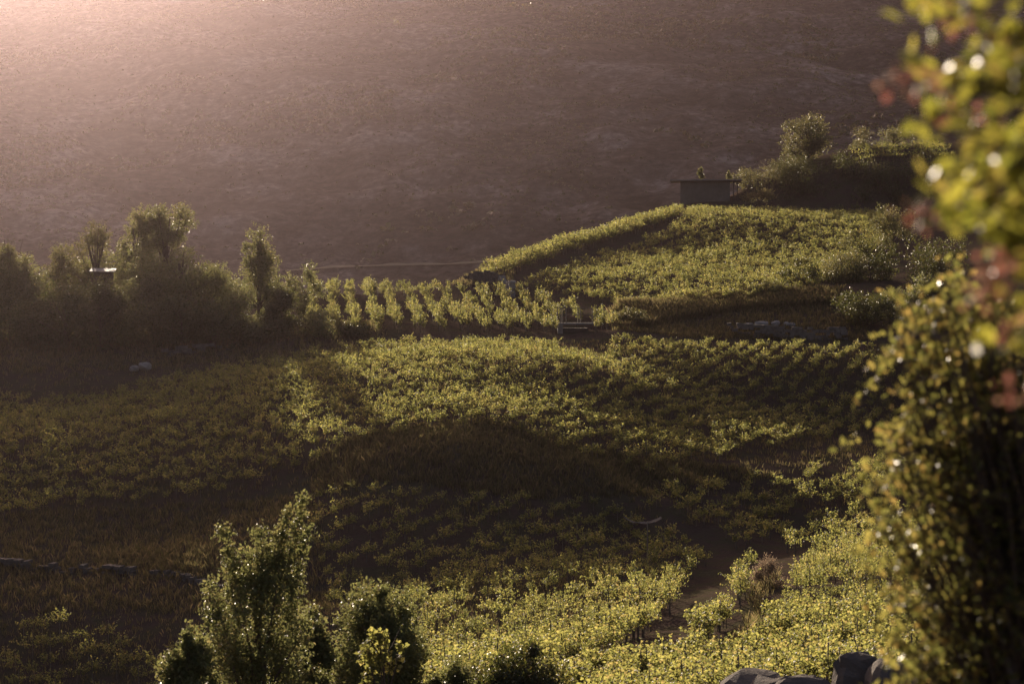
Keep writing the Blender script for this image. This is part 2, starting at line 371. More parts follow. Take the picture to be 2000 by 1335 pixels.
def field(name, polys, dr, az, rs, ps, hgt=1.5, dens=1.0, holes=(), jit=.15):
    xs = np.arange(-75, 75, rs); ts = np.arange(-260, 260, ps)
    a, t = np.meshgrid(xs * 3.2, ts); a = np.round(a / rs) * rs
    a = np.arange(-240, 240, rs)[:, None] + 0 * ts[None]; t = ts[None] + 0 * a + (np.arange(len(a)) % 7)[:, None] * .31
    ca, sa = math.cos(R(az)), math.sin(R(az))
    x = a * ca + t * sa; y = -a * sa + t * ca
    x = x.ravel(); y = y.ravel()
    y = y + 100; dr = (float(Wd(dr[0])), float(Wd(dr[1])))
    x = x + rng.normal(0, jit, len(x)); y = y + rng.normal(0, jit, len(y))
    k = (y > dr[0]) & (y < dr[1]) & (np.abs(x) < 62); x = x[k]; y = y[k]
    z = ground(x, y); px, py = proj(x, y, z + hgt)
    m = np.zeros(len(x), bool)
    for p in polys: m |= inpoly(px, py, p)
    for p in holes: m &= ~inpoly(px, py, p)
    m &= rng.random(len(x)) < dens
    for X, Y, Z, U, Vv in zip(x[m], y[m], z[m], px[m], py[m]):
        FIELDS.append((name, X, Y, Z, R(90 - az), hgt, U, Vv))
field('middle', [[(-60,765),(200,750),(300,722),(560,680),(740,652),(1000,648),(1085,655),(1095,672),(1180,676),(1200,640),(1340,652),(1720,662),(1900,670),(1900,800),(1700,822),(1440,858),(1310,905),(1200,880),(950,800),(850,802),(700,838),(560,895),(440,940),(200,960),(-60,990)]], (94, 134.5), 30, 1.35, .72, 1.1, .95)
field('lower dark', [[(600,940),(720,915),(800,935),(1250,950),(1300,935),(1500,905),(1720,880),(1900,860),(1900,930),(1560,960),(1500,1015),(1345,1090),(1000,1130),(800,1185),(640,1140),(600,1060)]], (74, 118), 38, 1.45, .8, 1.1, .94, holes=[[(1215,965),(1300,965),(1470,1050),(1440,1085),(1340,1030)]])
field('lower left lit', [[(780,1195),(1000,1140),(1338,1086),(1338,1140),(1270,1182),(1205,1218),(1160,1250),(1100,1400),(820,1400)]], (42, 92), 45, 1.4, .8, 1.15)
field('single row', [[(1450,1062),(1476,1070),(1456,1126),(1412,1182),(1350,1236),(1325,1228),(1388,1166),(1432,1118)]], (55, 95), 30, .9, .7, 1.2)
field('lower right lit', [[(1100,1400),(1180,1258),(1300,1248),(1440,1240),(1508,1165),(1540,1110),(1580,1050),(1640,1005),(1720,960),(1900,930),(1900,1330),(1600,1300),(1400,1320),(1300,1400)]], (45, 100), 45, 1.4, .8, 1.15)
field('lower right sparse', [[(1450,975),(1560,935),(1720,920),(1900,900),(1900,990),(1640,1000),(1560,1045),(1520,1035)]], (86, 118), 45, 1.6, 1.0, 1.2, .7)
field('lower left dark', [[(-60,1180),(200,1190),(400,1210),(440,1280),(440,1420),(-60,1420)]], (60, 92), 80, 1.5, .85, 1.15, .95)
field('small terrace', [[(590,540),(1000,546),(1060,560),(1200,598),(1200,655),(1085,640),(1000,660),(740,660),(650,650),(590,640)]], (134, 178), -6, 1.8, .5, 1.65, .86, holes=[[(1085,600),(1160,600),(1160,670),(1085,670)]], jit=.2)
field('upper terrace', [[(1005,545),(1140,495),(1300,440),(1335,412),(1345,392),(1700,392),(1760,440),(1640,520),(1530,560),(1440,572),(1250,585),(1100,556)]], (148, 228), 38, 1.55, .8, 1.25, .95)
field('edge row', [[(930,508),(1050,470),(1200,428),(1322,392),(1330,402),(1210,440),(1060,487),(950,520)]], (168, 228), 40, 1.2, .7, 1.7)
field('top terrace', [[(1640,302),(1700,276),(1950,262),(1950,295),(1660,303)]], (234, 256), 80, 1.6, .9, 1.5)
# the 300 that show largest
fa = [f for f in FIELDS if f[0] in ('lower left lit', 'single row', 'lower right lit') and f[2] < 200 and -40 < f[6] < 1790 and f[7] < 1345]
fa.sort(key=lambda f: f[2]); near_set = fa[:300]; near_ids = {id(f) for f in near_set}
rest = [f for f in FIELDS if id(f) not in near_ids]
print('vines', len(FIELDS), 'near', len(near_set))
LAB = {'lower left lit': 'leafy backlit grapevine in the lower sunlit field left of the dark gap',
       'single row': 'leafy grapevine in the narrow single row between the dark gap and the grassy path',
       'lower right lit': 'leafy yellow-green grapevine in the sunlit field above the boulders at bottom right'}
protos = []
for v in range(6):
    rg = np.random.default_rng(100 + v)
    a = MB(); vine_local(a, rg, 20, 19, .10, VINE)
    b = MB(); vine_wood(b, rg, 0); c = MB(); stake(c, 0)
    protos.append((a.mesh('foliage', MV), b.mesh('trunk', MW), c.mesh('stake', MST)))
for i, f in enumerate(near_set):
    root = empty('grapevine', (f[1], f[2], f[3]), f[4] + rng.uniform(-.25, .25) + (math.pi if rng.random() < .5 else 0))
    s = rng.uniform(.62, 1.0); root.scale = (s * 1.1, s * 1.1, s)
    pr = protos[int(rng.integers(6))]
    for nm, me in zip(('foliage', 'trunk', 'stake'), pr):
        o = bpy.data.objects.new(nm, me); COL.objects.link(o); o.parent = root
    tag(root, LAB[f[0]], 'grapevine', 'grapevines of the ' + {'lower left lit': 'lower left sunlit field', 'single row': 'narrow single row', 'lower right lit': 'lower right sunlit field'}[f[0]])
def merged_vines():
    var = []
    for lod, (ns, nl, lf) in enumerate(((16, 16, .105), (13, 14, .13))):
        L = []
        for v in range(10):
            rg = np.random.default_rng(300 + v + 50 * lod); mb = MB()
            vine_local(mb, rg, ns, nl, lf, KITE); vine_wood(mb, rg); stake(mb)
            L.append((np.concatenate(mb.v), mb.f, mb.m, np.concatenate(mb.var)))
        var.append(L)
    out = MB()
    groups = {}
    for f in rest:
        key = (0 if f[2] < 90 else 1, int(rng.integers(10))); groups.setdefault(key, []).append(f)
    for (lod, v), fs in groups.items():
        V, Fs, Ms, vr = var[lod][v]; n = len(fs); nv = len(V)
        ang = np.array([f[4] for f in fs]) + rng.normal(0, .2, n) + math.pi * (rng.random(n) < .5)
        s = rng.uniform(.68, 1.15, n) * np.array([f[5] / 1.5 for f in fs]); loc = np.array([(f[1], f[2], f[3]) for f in fs])
        ca, sa = np.cos(ang)[:, None], np.sin(ang)[:, None]
        sx = np.array([1.0 if f[0] != 'small terrace' else .55 for f in fs])[:, None]
        X = (V[None, :, 0] * ca - V[None, :, 1] * sx * sa) * s[:, None]; Y = (V[None, :, 0] * sa + V[None, :, 1] * sx * ca) * s[:, None]; Z = V[None, :, 2] * s[:, None]
        W = np.stack([X, Y, Z], -1) + loc[:, None]
        base = out.n; out.v.append(W.reshape(-1, 3)); out.n += n * nv
        tone = rng.normal(0, .12, n)
        out.var.append(np.clip(vr[None] + tone[:, None], 0, 1).ravel())
        for Fc, Mc in zip(Fs, Ms):
            out.f.append((Fc[None] + base + (np.arange(n) * nv)[:, None, None]).reshape(-1, Fc.shape[1])); out.m.append(np.tile(Mc, n))
    o = out.build('grapevines', [MV, MW, MST])
    tag(o, 'rows of leafy grapevines on stakes covering the terraced slopes', 'grapevines', kind='stuff')
merged_vines()

# ------------------------------------------------------------------ trees and bushes
def plant(name, px, d, top, wpx, bot, label, cat='tree', mat=MT, leaf=.13, n=7000, lobes=14, trunk=True, group=None, seed=0,
          dx=1.0, narrow=1.0, shell=.55, twig=.22, tpl=KITE, shape='dome', base=None, clump=9, upb=.4, bare=0, off=0, spikes=()):
    """crown spans pixels top..bot high and wpx wide at distance d; the trunk reaches the ground there"""
    rg = np.random.default_rng(1000 + seed); d = float(Wd(d)) if base is None or d < 200 else d
    c = P(px, (top + bot) / 2, d); zt = P(px, top, d)[2]; zb = P(px, bot, d)[2]
    x, y = c[0], d; g = float(ground(x, y)) if base is None else base
    g = min(g, zb + .0) if base is None else g
    hw = wpx / F * d / 2 * (1.22 if shape == 'dome' else 1.05); hh = (zt - zb) / 2
    root = empty(name, (x, y, g))
    cz = (zt + zb) / 2 - g
    LB = []
    for k in range(lobes):
        for _ in range(50):
            q = rg.uniform(-1, 1, 3)
            if shape == 'dome' and (q[0] ** 2 + q[1] ** 2 + (q[2] if q[2] > 0 else q[2] * .75) ** 2) < 1: break
            if shape == 'cone' and math.hypot(q[0], q[1]) < (1 - q[2]) / 2 + .12 : break
            if shape == 'column' and math.hypot(q[0], q[1]) < .9 - .35 * max(q[2], 0): break
            if shape == 'round' and .35 < (q ** 2).sum() < 1: break
        r = rg.uniform(.22, .42) * (1.15 if k < 3 else 1)
        q = q * (1 - r * .55)
        LB.append((np.array([q[0] * hw, q[1] * hw * dx, cz + q[2] * hh]), r * np.array([hw, hw * dx, max(min(hh, hw * 1.4), .5 * hh)]) * 1.15))
    for (sx, sz, sr, sh) in spikes:   # extra leaders: pixel x, pixel y of tip, radius px, length px
        tip = P(sx, sz, d); ln = sh / F * d; rr = sr / F * d
        m = max(2, int(ln / rr))
        for j in range(m):
            t = j / (m - 1)
            LB.append((np.array([tip[0] - x + (0 - (tip[0] - x)) * t * .35, rg.normal(0, .1), tip[2] - g - rr - ln * t]), np.array([rr, rr, rr * 1.3]) * (.6 + .6 * t)))
    n = int(n * 1.5); vol = np.array([b[1].prod() ** (2 / 3) for b in LB]); vol[lobes:] *= 2.5; nk = np.maximum(3, (vol / vol.sum() * n / clump)).astype(int); nk[lobes:] = np.maximum(nk[lobes:], 13)
    cr = MB(); C = []; A_ = []; T = []
    for (bc, br), k in zip(LB, nk):
        dv = norm(rg.normal(0, 1, (k, 3))); rad = rg.uniform(0, 1, (k, 1)) ** shell
        p = bc + dv * rad * br; tone = rg.normal(.5, .15)
        pr = np.repeat(p, clump, 0); ddv = np.repeat(norm(dv + rg.normal(0, .5, dv.shape) + [0, 0, .3]), clump, 0)
        tt = np.tile(np.linspace(-1, 1, clump), k)[:, None]
        C.append(pr + ddv * tt * twig + rg.normal(0, twig * .28, pr.shape)); A_.append(ddv); T.append(np.full(len(pr), tone))
    C = np.concatenate(C); A_ = np.concatenate(A_)
    C[:, 2] = np.maximum(C[:, 2], .03)
    leaves(cr, C, leaf, axis=A_, tpl=tpl, rg=rg, upb=upb, var=np.concatenate(T) * .5 + rg.random(len(C)) * .5)
    cr.build('crown' if cat != 'bush' else 'foliage', mat, root)
    tr = MB(); tw = max(.04, hw * .07) if cat != 'bush' else max(.02, hw * .03)
    top_z = cz + hh * .35
    if trunk:
        pts = [np.array([rg.normal(0, .03) * k, rg.normal(0, .03) * k, t]) for k, t in enumerate(np.linspace(-.25, max(top_z, .5), 6))]
        tube(tr, pts, np.linspace(tw, tw * .35, 6), 7)
    order = sorted(LB, key=lambda b: -b[1][0])
    for bc, br in order[:26]:
        a0 = np.array([0, 0, max(.05, min(bc[2] * .55, top_z * .8))]) if trunk else np.array([rg.normal(0, .12), rg.normal(0, .12), -.05])
        m1 = a0 * .45 + bc * .55 + rg.normal(0, .1, 3) * hw * .3
        tube(tr, [a0, m1, bc, bc + (bc - m1) * .35], [tw * .45, tw * .3, tw * .16, tw * .05], 5)
    if bare:
        for k in range(bare):
            an = rg.uniform(-1, 1); e = np.array([hw * an * .95, rg.normal(0, hw * .3), cz + hh * rg.uniform(.75, 1.08)])
            a0 = np.array([0, 0, cz - hh * .2]); m1 = (a0 + e) / 2 + np.array([0, 0, -.15 * hh])
            tube(tr, [a0, m1, e], [tw * .6, tw * .35, tw * .1], 5)
    tr.build('trunk' if cat != 'bush' else 'stem', MW, root)
    tag(root, label, cat, group)
    return root
G1 = 'trees and bushes of the hazy left clump'
S = 1
def PL(*a, **k):
    global S; S += 1; return plant(*a, seed=S, **k)
PL('broadleaf_tree', 18, 140, 447, 70, 620, 'grey-green tree cut by the left edge of the clump', group=G1, mat=MO, bare=4, n=9000)
PL('hedge_bush', 66, 138, 480, 105, 640, 'yellowish bush beside the grey-green tree at far left', 'bush', mat=MT, group=G1)
PL('hedge_bush', 125, 141, 463, 90, 640, 'brownish bush standing left of the half-bare tree', 'bush', mat=MO, group=G1)
PL('half_bare_tree', 188, 139, 440, 96, 600, 'small tree with bare forked branches poking out of its top', group=G1, mat=MO, n=6000, lobes=14, bare=9, leaf=.12)
PL('broadleaf_tree', 262, 146, 390, 86, 560, 'tall dark tree, left one of the close pair that overtops the clump', group=G1, n=11000, lobes=18, shape='column', mat=MT)
PL('broadleaf_tree', 326, 147, 392, 94, 500, 'tall round-headed tree, right one of the close pair that overtops the clump', group=G1, n=10000, lobes=16, mat=MT)
PL('broadleaf_tree', 352, 137, 463, 160, 620, 'wide loose pale-leaved tree in front of the tall pair', group=G1, n=13000, lobes=22, mat=MT)
PL('hedge_bush', 245, 131, 540, 100, 690, 'olive bush hanging below the small white roof', 'bush', group=G1, n=7000, mat=MT)
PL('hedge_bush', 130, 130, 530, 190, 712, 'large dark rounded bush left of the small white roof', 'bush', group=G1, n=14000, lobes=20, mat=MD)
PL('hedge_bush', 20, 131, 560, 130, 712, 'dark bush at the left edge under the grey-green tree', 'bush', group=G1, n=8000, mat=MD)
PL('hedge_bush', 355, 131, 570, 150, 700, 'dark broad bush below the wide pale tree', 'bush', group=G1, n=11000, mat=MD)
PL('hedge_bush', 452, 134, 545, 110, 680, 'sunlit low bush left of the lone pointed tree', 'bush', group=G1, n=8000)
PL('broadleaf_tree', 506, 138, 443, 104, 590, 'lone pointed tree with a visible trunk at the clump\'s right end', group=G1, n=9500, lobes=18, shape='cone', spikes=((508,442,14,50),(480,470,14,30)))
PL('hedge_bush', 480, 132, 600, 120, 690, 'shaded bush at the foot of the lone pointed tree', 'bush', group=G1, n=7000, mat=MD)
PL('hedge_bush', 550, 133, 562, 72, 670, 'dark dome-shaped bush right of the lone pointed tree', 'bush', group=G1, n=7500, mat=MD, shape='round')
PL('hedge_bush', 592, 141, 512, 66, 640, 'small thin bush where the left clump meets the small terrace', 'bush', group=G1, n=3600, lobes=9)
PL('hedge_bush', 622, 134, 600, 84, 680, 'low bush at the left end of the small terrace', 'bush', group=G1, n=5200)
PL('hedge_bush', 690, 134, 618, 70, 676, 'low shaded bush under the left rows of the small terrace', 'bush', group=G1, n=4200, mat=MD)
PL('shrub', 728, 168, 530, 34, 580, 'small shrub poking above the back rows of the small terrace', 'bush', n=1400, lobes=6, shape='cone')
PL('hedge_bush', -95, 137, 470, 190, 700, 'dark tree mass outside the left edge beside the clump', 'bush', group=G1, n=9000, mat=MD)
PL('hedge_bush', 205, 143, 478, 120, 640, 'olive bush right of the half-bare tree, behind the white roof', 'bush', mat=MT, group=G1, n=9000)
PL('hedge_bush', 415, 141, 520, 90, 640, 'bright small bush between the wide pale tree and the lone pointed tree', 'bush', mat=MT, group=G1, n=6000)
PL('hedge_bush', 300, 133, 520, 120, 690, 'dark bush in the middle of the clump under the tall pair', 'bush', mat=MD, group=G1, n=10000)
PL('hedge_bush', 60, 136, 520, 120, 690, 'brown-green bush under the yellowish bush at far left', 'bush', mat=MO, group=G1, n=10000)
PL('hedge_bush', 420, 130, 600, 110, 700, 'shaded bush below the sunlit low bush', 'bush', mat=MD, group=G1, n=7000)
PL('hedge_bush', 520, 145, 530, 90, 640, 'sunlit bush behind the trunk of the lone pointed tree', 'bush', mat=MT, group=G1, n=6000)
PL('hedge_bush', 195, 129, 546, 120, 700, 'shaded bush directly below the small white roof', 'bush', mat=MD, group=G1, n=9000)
PL('hedge_bush', 95, 134, 500, 120, 690, 'olive bush left of the large dark rounded bush', 'bush', mat=MO, group=G1, n=9000)
PL('hedge_bush', 400, 137, 505, 120, 680, 'pale olive bush right of the wide pale tree', 'bush', mat=MT, group=G1, n=9000)
PL('hedge_bush', 292, 139, 470, 110, 640, 'dense bush at the foot of the close tall pair of trees', 'bush', mat=MT, group=G1, n=9000)
PL('hedge_bush', 10, 137, 478, 120, 660, 'low round bush at the very left edge before the grey-green tree', 'bush', mat=MT, group=G1, n=8000)
G2 = 'bushes and trees of the upper right banks'
PL('broadleaf_tree', 1576, 240, 226, 112, 326, 'round oak-like tree on the crest right of the flat-roofed hut', group=G2, n=12000, lobes=18, mat=MO, leaf=.16)
PL('hedge_bush', 1686, 245, 236, 74, 300, 'small pointed bush on the crest right of the round tree', 'bush', group=G2, n=3600, mat=MO, shape='cone')
PL('hedge_bush', 1745, 245, 246, 70, 300, 'small bush on the crest beside the top row of vines', 'bush', group=G2, n=3600, mat=MO)
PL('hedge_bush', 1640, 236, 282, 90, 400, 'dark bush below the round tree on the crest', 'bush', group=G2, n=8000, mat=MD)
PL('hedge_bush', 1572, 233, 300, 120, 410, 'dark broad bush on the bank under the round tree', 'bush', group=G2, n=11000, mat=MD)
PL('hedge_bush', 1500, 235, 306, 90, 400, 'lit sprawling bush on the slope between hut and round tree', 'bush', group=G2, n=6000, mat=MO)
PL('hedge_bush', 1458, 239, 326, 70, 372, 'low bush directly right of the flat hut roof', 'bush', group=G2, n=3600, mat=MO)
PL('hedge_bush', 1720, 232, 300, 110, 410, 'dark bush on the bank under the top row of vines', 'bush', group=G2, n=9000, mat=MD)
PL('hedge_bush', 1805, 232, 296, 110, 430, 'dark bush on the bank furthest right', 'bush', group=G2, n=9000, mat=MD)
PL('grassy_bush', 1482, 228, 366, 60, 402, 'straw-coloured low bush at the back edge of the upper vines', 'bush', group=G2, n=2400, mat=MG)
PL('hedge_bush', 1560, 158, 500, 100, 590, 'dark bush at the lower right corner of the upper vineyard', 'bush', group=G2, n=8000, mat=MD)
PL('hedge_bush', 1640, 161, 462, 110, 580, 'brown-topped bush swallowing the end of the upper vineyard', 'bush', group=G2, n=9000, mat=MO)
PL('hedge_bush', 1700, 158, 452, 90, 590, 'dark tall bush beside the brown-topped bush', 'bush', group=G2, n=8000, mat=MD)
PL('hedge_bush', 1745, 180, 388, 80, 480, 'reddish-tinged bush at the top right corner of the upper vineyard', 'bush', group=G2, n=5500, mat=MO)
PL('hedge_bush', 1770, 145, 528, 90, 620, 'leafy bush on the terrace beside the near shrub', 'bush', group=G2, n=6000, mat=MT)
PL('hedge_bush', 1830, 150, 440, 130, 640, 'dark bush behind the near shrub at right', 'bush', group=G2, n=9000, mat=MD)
PL('hedge_bush', 1690, 141, 560, 130, 665, 'dark low bush on the stone bank right of the pale stones', 'bush', group=G2, n=8000, mat=MD)
PL('hedge_bush', 1225, 141, 590, 70, 645, 'low bush on the bank right of the railed platform', 'bush', group=G2, n=3600, mat=MO)
PL('hedge_bush', 1495, 151, 545, 60, 590, 'small bush at the lower edge of the upper vineyard', 'bush', group=G2, n=2600, mat=MO)
# plants on the hut roof
HT = P(1380, 351, 249)[2]
PL('potted_conifer', 1368, 249, 322, 17, 350, 'small cone-shaped plant on the hut roof, the taller one', 'plant', mat=MT, n=1500, lobes=12, shape='cone', leaf=.11, twig=.1, base=HT)
PL('potted_conifer', 1423, 249, 330, 12, 350, 'small cone-shaped plant on the hut roof, the shorter one', 'plant', mat=MT, n=900, lobes=10, shape='cone', leaf=.11, twig=.1, base=HT)
# dry shrub by the lower path
PL('dry_shrub', 1502, 79, 1090, 62, 1165, 'greyish dry shrub on the grassy strip beside the lower right vines', 'bush', mat=MDRY, n=4500, lobes=9, leaf=.06, twig=.2)
# lower left tree and neighbours
PL('pear_tree', 502, 35, 1045, 236, 1440, 'small leafy tree with upright shoots rising at bottom left', n=15000, lobes=40, shape='column', leaf=.07, tpl=OVAL, mat=MT, shell=.7, twig=.12, clump=8,
   spikes=((590,962,16,150),(560,985,17,120),(598,1020,18,170),(445,1014,24,90),(430,1022,18,70),(505,1020,26,90),(540,1015,26,90),(410,1130,26,80),(405,1190,24,80)))
PL('leafy_bush', 378, 33, 1235, 110, 1420, 'low twiggy bush leaning against the left foot of the small tree', 'bush', n=9000, leaf=.07, tpl=OVAL, twig=.12, spikes=((365,1225,10,40),(340,1270,10,30)))
PL('leafy_bush', 615, 37, 1180, 90, 1420, 'bush filling the gap between the small tree and the domed bush', 'bush', n=11000, leaf=.075, tpl=OVAL, twig=.12, mat=MT)
PL('domed_bush', 742, 39, 1145, 190, 1440, 'tall domed bush with a lit rim and a dark middle', 'bush', n=22000, lobes=34, leaf=.075, tpl=OVAL, mat=MT, shape='round', shell=.5, twig=.12, spikes=((745,1140,24,40),))
PL('leafy_sapling', 748, 36, 1215, 80, 1330, 'thin sapling with large pale leaves in front of the domed bush', 'tree', n=300, lobes=8, leaf=.10, tpl=VINE, mat=MV, clump=6, twig=.1, bare=6)
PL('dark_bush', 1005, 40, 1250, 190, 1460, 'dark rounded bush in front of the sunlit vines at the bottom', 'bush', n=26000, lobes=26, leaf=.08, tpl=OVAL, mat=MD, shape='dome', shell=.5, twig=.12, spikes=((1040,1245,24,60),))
PL('leafy_bush', 870, 39, 1290, 90, 1450, 'low bush between the domed bush and the dark rounded bush', 'bush', n=8000, leaf=.08, tpl=OVAL, mat=MT, twig=.12)

# ------------------------------------------------------------------ near foreground at right
def near_shrub():
    rg = np.random.default_rng(55); d0 = 7.6
    root = empty('near_bush', (2.15, d0, float(ground(2.15, d0))))
    gz0 = root.location.z; cr = MB(); st = MB()
    out = [(1785,560,1830),(1735,630,1900),(1725,700,1950),(1730,790,1990),(1678,870,2000),(1695,940,2010),(1700,1020,2020),(1735,1120,2020),(1740,1200,2030),(1720,1290,2040),(1700,1380,2040)]
    C = []; Ax = []
    for s in range(1150):
        t = rg.random() ** .8 * (len(out) - 1.001); i = int(t); f = t - i
        l = out[i][0] * (1 - f) + out[i + 1][0] * f; y = out[i][1] * (1 - f) + out[i + 1][1] * f; r_ = out[i][2] * (1 - f) + out[i + 1][2] * f
        w_ = rg.random() ** .8; px = l + (r_ + 80 - l) * w_; d = d0 + rg.uniform(-.3, .35) * min(1, w_ * 3 + .2)
        tip = P(px + rg.normal(0, 8), y + rg.normal(0, 12), d); tip = tip - np.array([root.location.x, d0, gz0])
        dr = norm(np.array([-.5 + rg.normal(0, .9), rg.normal(0, .8), .45 + rg.normal(0, .6)]))
        L = rg.uniform(.1, .26); a = tip - dr * L
        if a[2] < .1: continue
        m = int(L / .019)
        for k in range(m):
            q = a + dr * L * k / m; sd = norm(rg.normal(0, 1, 3)); C.append(q + sd * .02); Ax.append(dr * .6 + sd)
        cen = np.array([.15, .1, a[2] * .55])
        tube(st, [cen, (cen + a) / 2 + rg.normal(0, .05, 3), a, tip], [.005, .004, .003, .0015], 4)
    leaves(cr, C, .038, axis=np.array(Ax), tpl=OVAL, rg=rg, upb=.3, var=rg.random(len(C)))
    for k in range(7): tube(st, [(rg.normal(0, .12), rg.normal(0, .12), -.1), (rg.normal(0, .2) + .05, rg.normal(0, .2), 1.2), (rg.uniform(-.3, .3), rg.uniform(-.2, .3), 2.6)], [.035, .022, .008], 6)
    cr.build('foliage', MFB, root); st.build('stem', MW, root)
    tag(root, 'out-of-focus dark glossy bush filling the lower right edge', 'bush')
near_shrub()
def near_tree():
    rg = np.random.default_rng(56); d0 = 3.4
    root = empty('near_tree', (1.45, d0, float(ground(1.45, d0)))); gz0 = root.location.z
    cr = MB(); st = MB(); C = []; Ax = []; RCS = []
    o = np.array([root.location.x, d0, gz0])
    # branch tips in the picture: pixel x, y, distance, length, reddish end
    tips = [(1745,15,3.3,.22,0),(1770,70,3.4,.25,0),(1760,110,3.3,.2,0),(1725,160,3.2,.2,1),(1790,185,3.4,.25,0),(1815,130,3.5,.25,0),(1800,250,3.3,.25,0),(1765,235,3.3,.22,0),(1860,40,3.3,.3,0),(1900,110,3.2,.3,0),
            (1850,310,3.4,.25,0),(1770,350,3.2,.28,0),(1800,410,3.3,.22,0),(1755,420,3.4,.14,1),(1860,400,3.3,.25,0),(1855,445,3.3,.2,0),(1910,440,3.3,.22,0),(1910,520,3.4,.2,1),(1895,590,3.4,.22,1),(1960,560,3.3,.25,0),
            (1960,300,3.3,.3,0),(1930,220,3.4,.3,0),(1975,150,3.3,.3,0),(1985,420,3.3,.3,0),(1930,650,3.4,.2,1),(1985,690,3.3,.22,0),(1910,690,3.3,.16,0),(1960,745,3.3,.15,1),(1880,270,3.5,.25,0),(1990,20,3.2,.3,0),(1940,370,3.4,.3,0),(1820,20,3.5,.25,1),(2010,520,3.3,.3,0),(2020,250,3.4,.3,0),(1890,180,3.6,.25,0),(1840,220,3.6,.2,1),(2000,610,3.5,.25,0)]
    tips += [(rg.uniform(1880, 2120), rg.uniform(-60, 720), rg.uniform(3.1, 3.9), .28, 0) for _ in range(62)]
    for (px, py, d, L, red) in tips:
        RC = []; RA = []
        tip = P(px, py, d) - o; dr = norm(np.array([-.75, rg.normal(0, .25), -.15 + rg.normal(0, .3)]))
        a = tip - dr * L; m = int(L / .0135)
        for k in range(m):
            q = a + dr * L * k / m; sd = norm(rg.normal(0, 1, 3))
            if red and k > m * .45: RC += [q + rg.normal(0, .017, 3) for _ in range(5)]; RA += [sd] * 5
            else: C.append(q + sd * .026); Ax.append(sd + dr * .6)
        if RC: RCS.append((RC, RA))
        m1 = np.array([.1 + rg.normal(0, .05), rg.normal(0, .05), a[2] + .1]) * .5 + a * .5
        tube(st, [np.array([.1, 0, max(.5, a[2] - .35)]), m1, a, tip], [.014, .009, .005, .0018], 5)
    leaves(cr, C, .043, axis=np.array(Ax), tpl=OVAL, rg=rg, upb=.2, var=rg.random(len(C)))
    tube(st, [(.1, 0, -.2), (.12, .03, 1.2), (.08, 0, 2.4), (.14, 0, 3.6)], [.06, .05, .035, .02], 8)
    cr.build('foliage', MF, root);  st.build('trunk', MW, root)
    for RC, RA in RCS:
        rd = MB(); leaves(rd, RC, .02, axis=np.array(RA), tpl=KITE, rg=rg, upb=.1, var=rg.random(len(RC))); rd.build('seed_cluster', MR, root)
    tag(root, 'blurred near tree with yellow-green leaves and reddish seed clusters at upper right', 'tree')
near_tree()

# ------------------------------------------------------------------ built things
def hut():
    c = P(1380, 400, 248); g = float(ground(c[0], 248)); zt = P(1380, 352, 248)[2] - g
    r = empty('flat_roofed_hut', (c[0], 248, g), R(-6))
    m = MB(); box(m, (-.2, 1.6, zt / 2 - .4), (6.8, 3.4, zt + .5), mat=0, jit=.01); m.build('wall', MPLAS, r)
    m = MB(); box(m, (-.1, 1.5, zt - .02), (9.8, 4.6, .16), jit=.03); m.build('roof', MCON, r)
    m = MB()
    for x in (3.7, 4.2): box(m, (x, -.2, zt / 2 - .5), (.12, .12, zt + .7))
    m.build('post', MDARK, r)
    m = MB(); box(m, (1.2, -.02, zt * .5 - .3), (1.0, .06, zt * .95)); m.build('door', MDARK, r)
    tag(r, 'small flat-roofed hut of pale render with overhanging slab above the upper vineyard', 'hut')
hut()
def shed():
    c = P(203, 531, 149.5); g = float(ground(c[0], 149.5)); zt = c[2] - g
    r = empty('small_shed', (c[0], 149.5, g), R(10))
    m = MB(); box(m, (0, 0, zt / 2), (1.5, 1.6, zt - .06)); m.build('wall', MDARK, r)
    m = MB(); V = np.array([[-1.15,-1.1,zt],[.95,-1.1,zt-.02],[1.0,1,zt+.28],[-1.05,1,zt+.3]]); V2 = V + [0, 0, .05]
    m.add(np.concatenate([V, V2]), [[0,3,2,1],[4,5,6,7],[0,1,5,4],[1,2,6,5],[2,3,7,6],[3,0,4,7]]); m.build('roof', MSHEET, r)
    tag(r, 'small shed with a bright white sheet roof among the left bushes', 'shed')
shed()
def platform():
    c = P(1094, 660, 150.0); d = 150.0; g = float(ground(c[0], d)); s = d / F
    top = P(1094, 631, d)[2] - g; rail = P(1094, 601, d)[2] - g
    r = empty('railed_platform', (c[0], d, g), R(4))
    m = MB(); box(m, (0, 0, (top - .1) / 2 - .2), (.42, .5, top + .3)); m.build('pillar', MCON, r)
    m = MB(); box(m, (1.35, .9, top - .03), (3.3, 2.2, .14), jit=.02); m.build('deck', MCON, r)
    m = MB(); box(m, (1.3, .95, (top - .1) / 2 - .3), (2.2, 1.8, top - .12), jit=.02); m.build('tank', MDARK, r)
    for x, y in ((-.22, -.12), (.0, -.12), (.22, -.12), (.5, -.12), (1.6, .9), (1.9, 1.6), (2.9, 1.6), (.3, 1.8)):
        m = MB(); tube(m, [(x, y, top + .03), (x, y, rail)], [.045, .045], 6); m.build('post', MST, r)
    for z in (rail, (rail * .55 + top * .45)):
        m = MB(); tube(m, [(-.3, -.12, z), (.55, -.12, z)], .035, 5); tube(m, [(.5, -.12, z), (.3, 1.8, z)], .03, 5); tube(m, [(.3, 1.8, z), (2.95, 1.6, z)], .03, 5); m.build('rail', MST, r)
    tag(r, 'small platform with weathered railing on a concrete pillar among sunlit vines', 'platform')
platform()
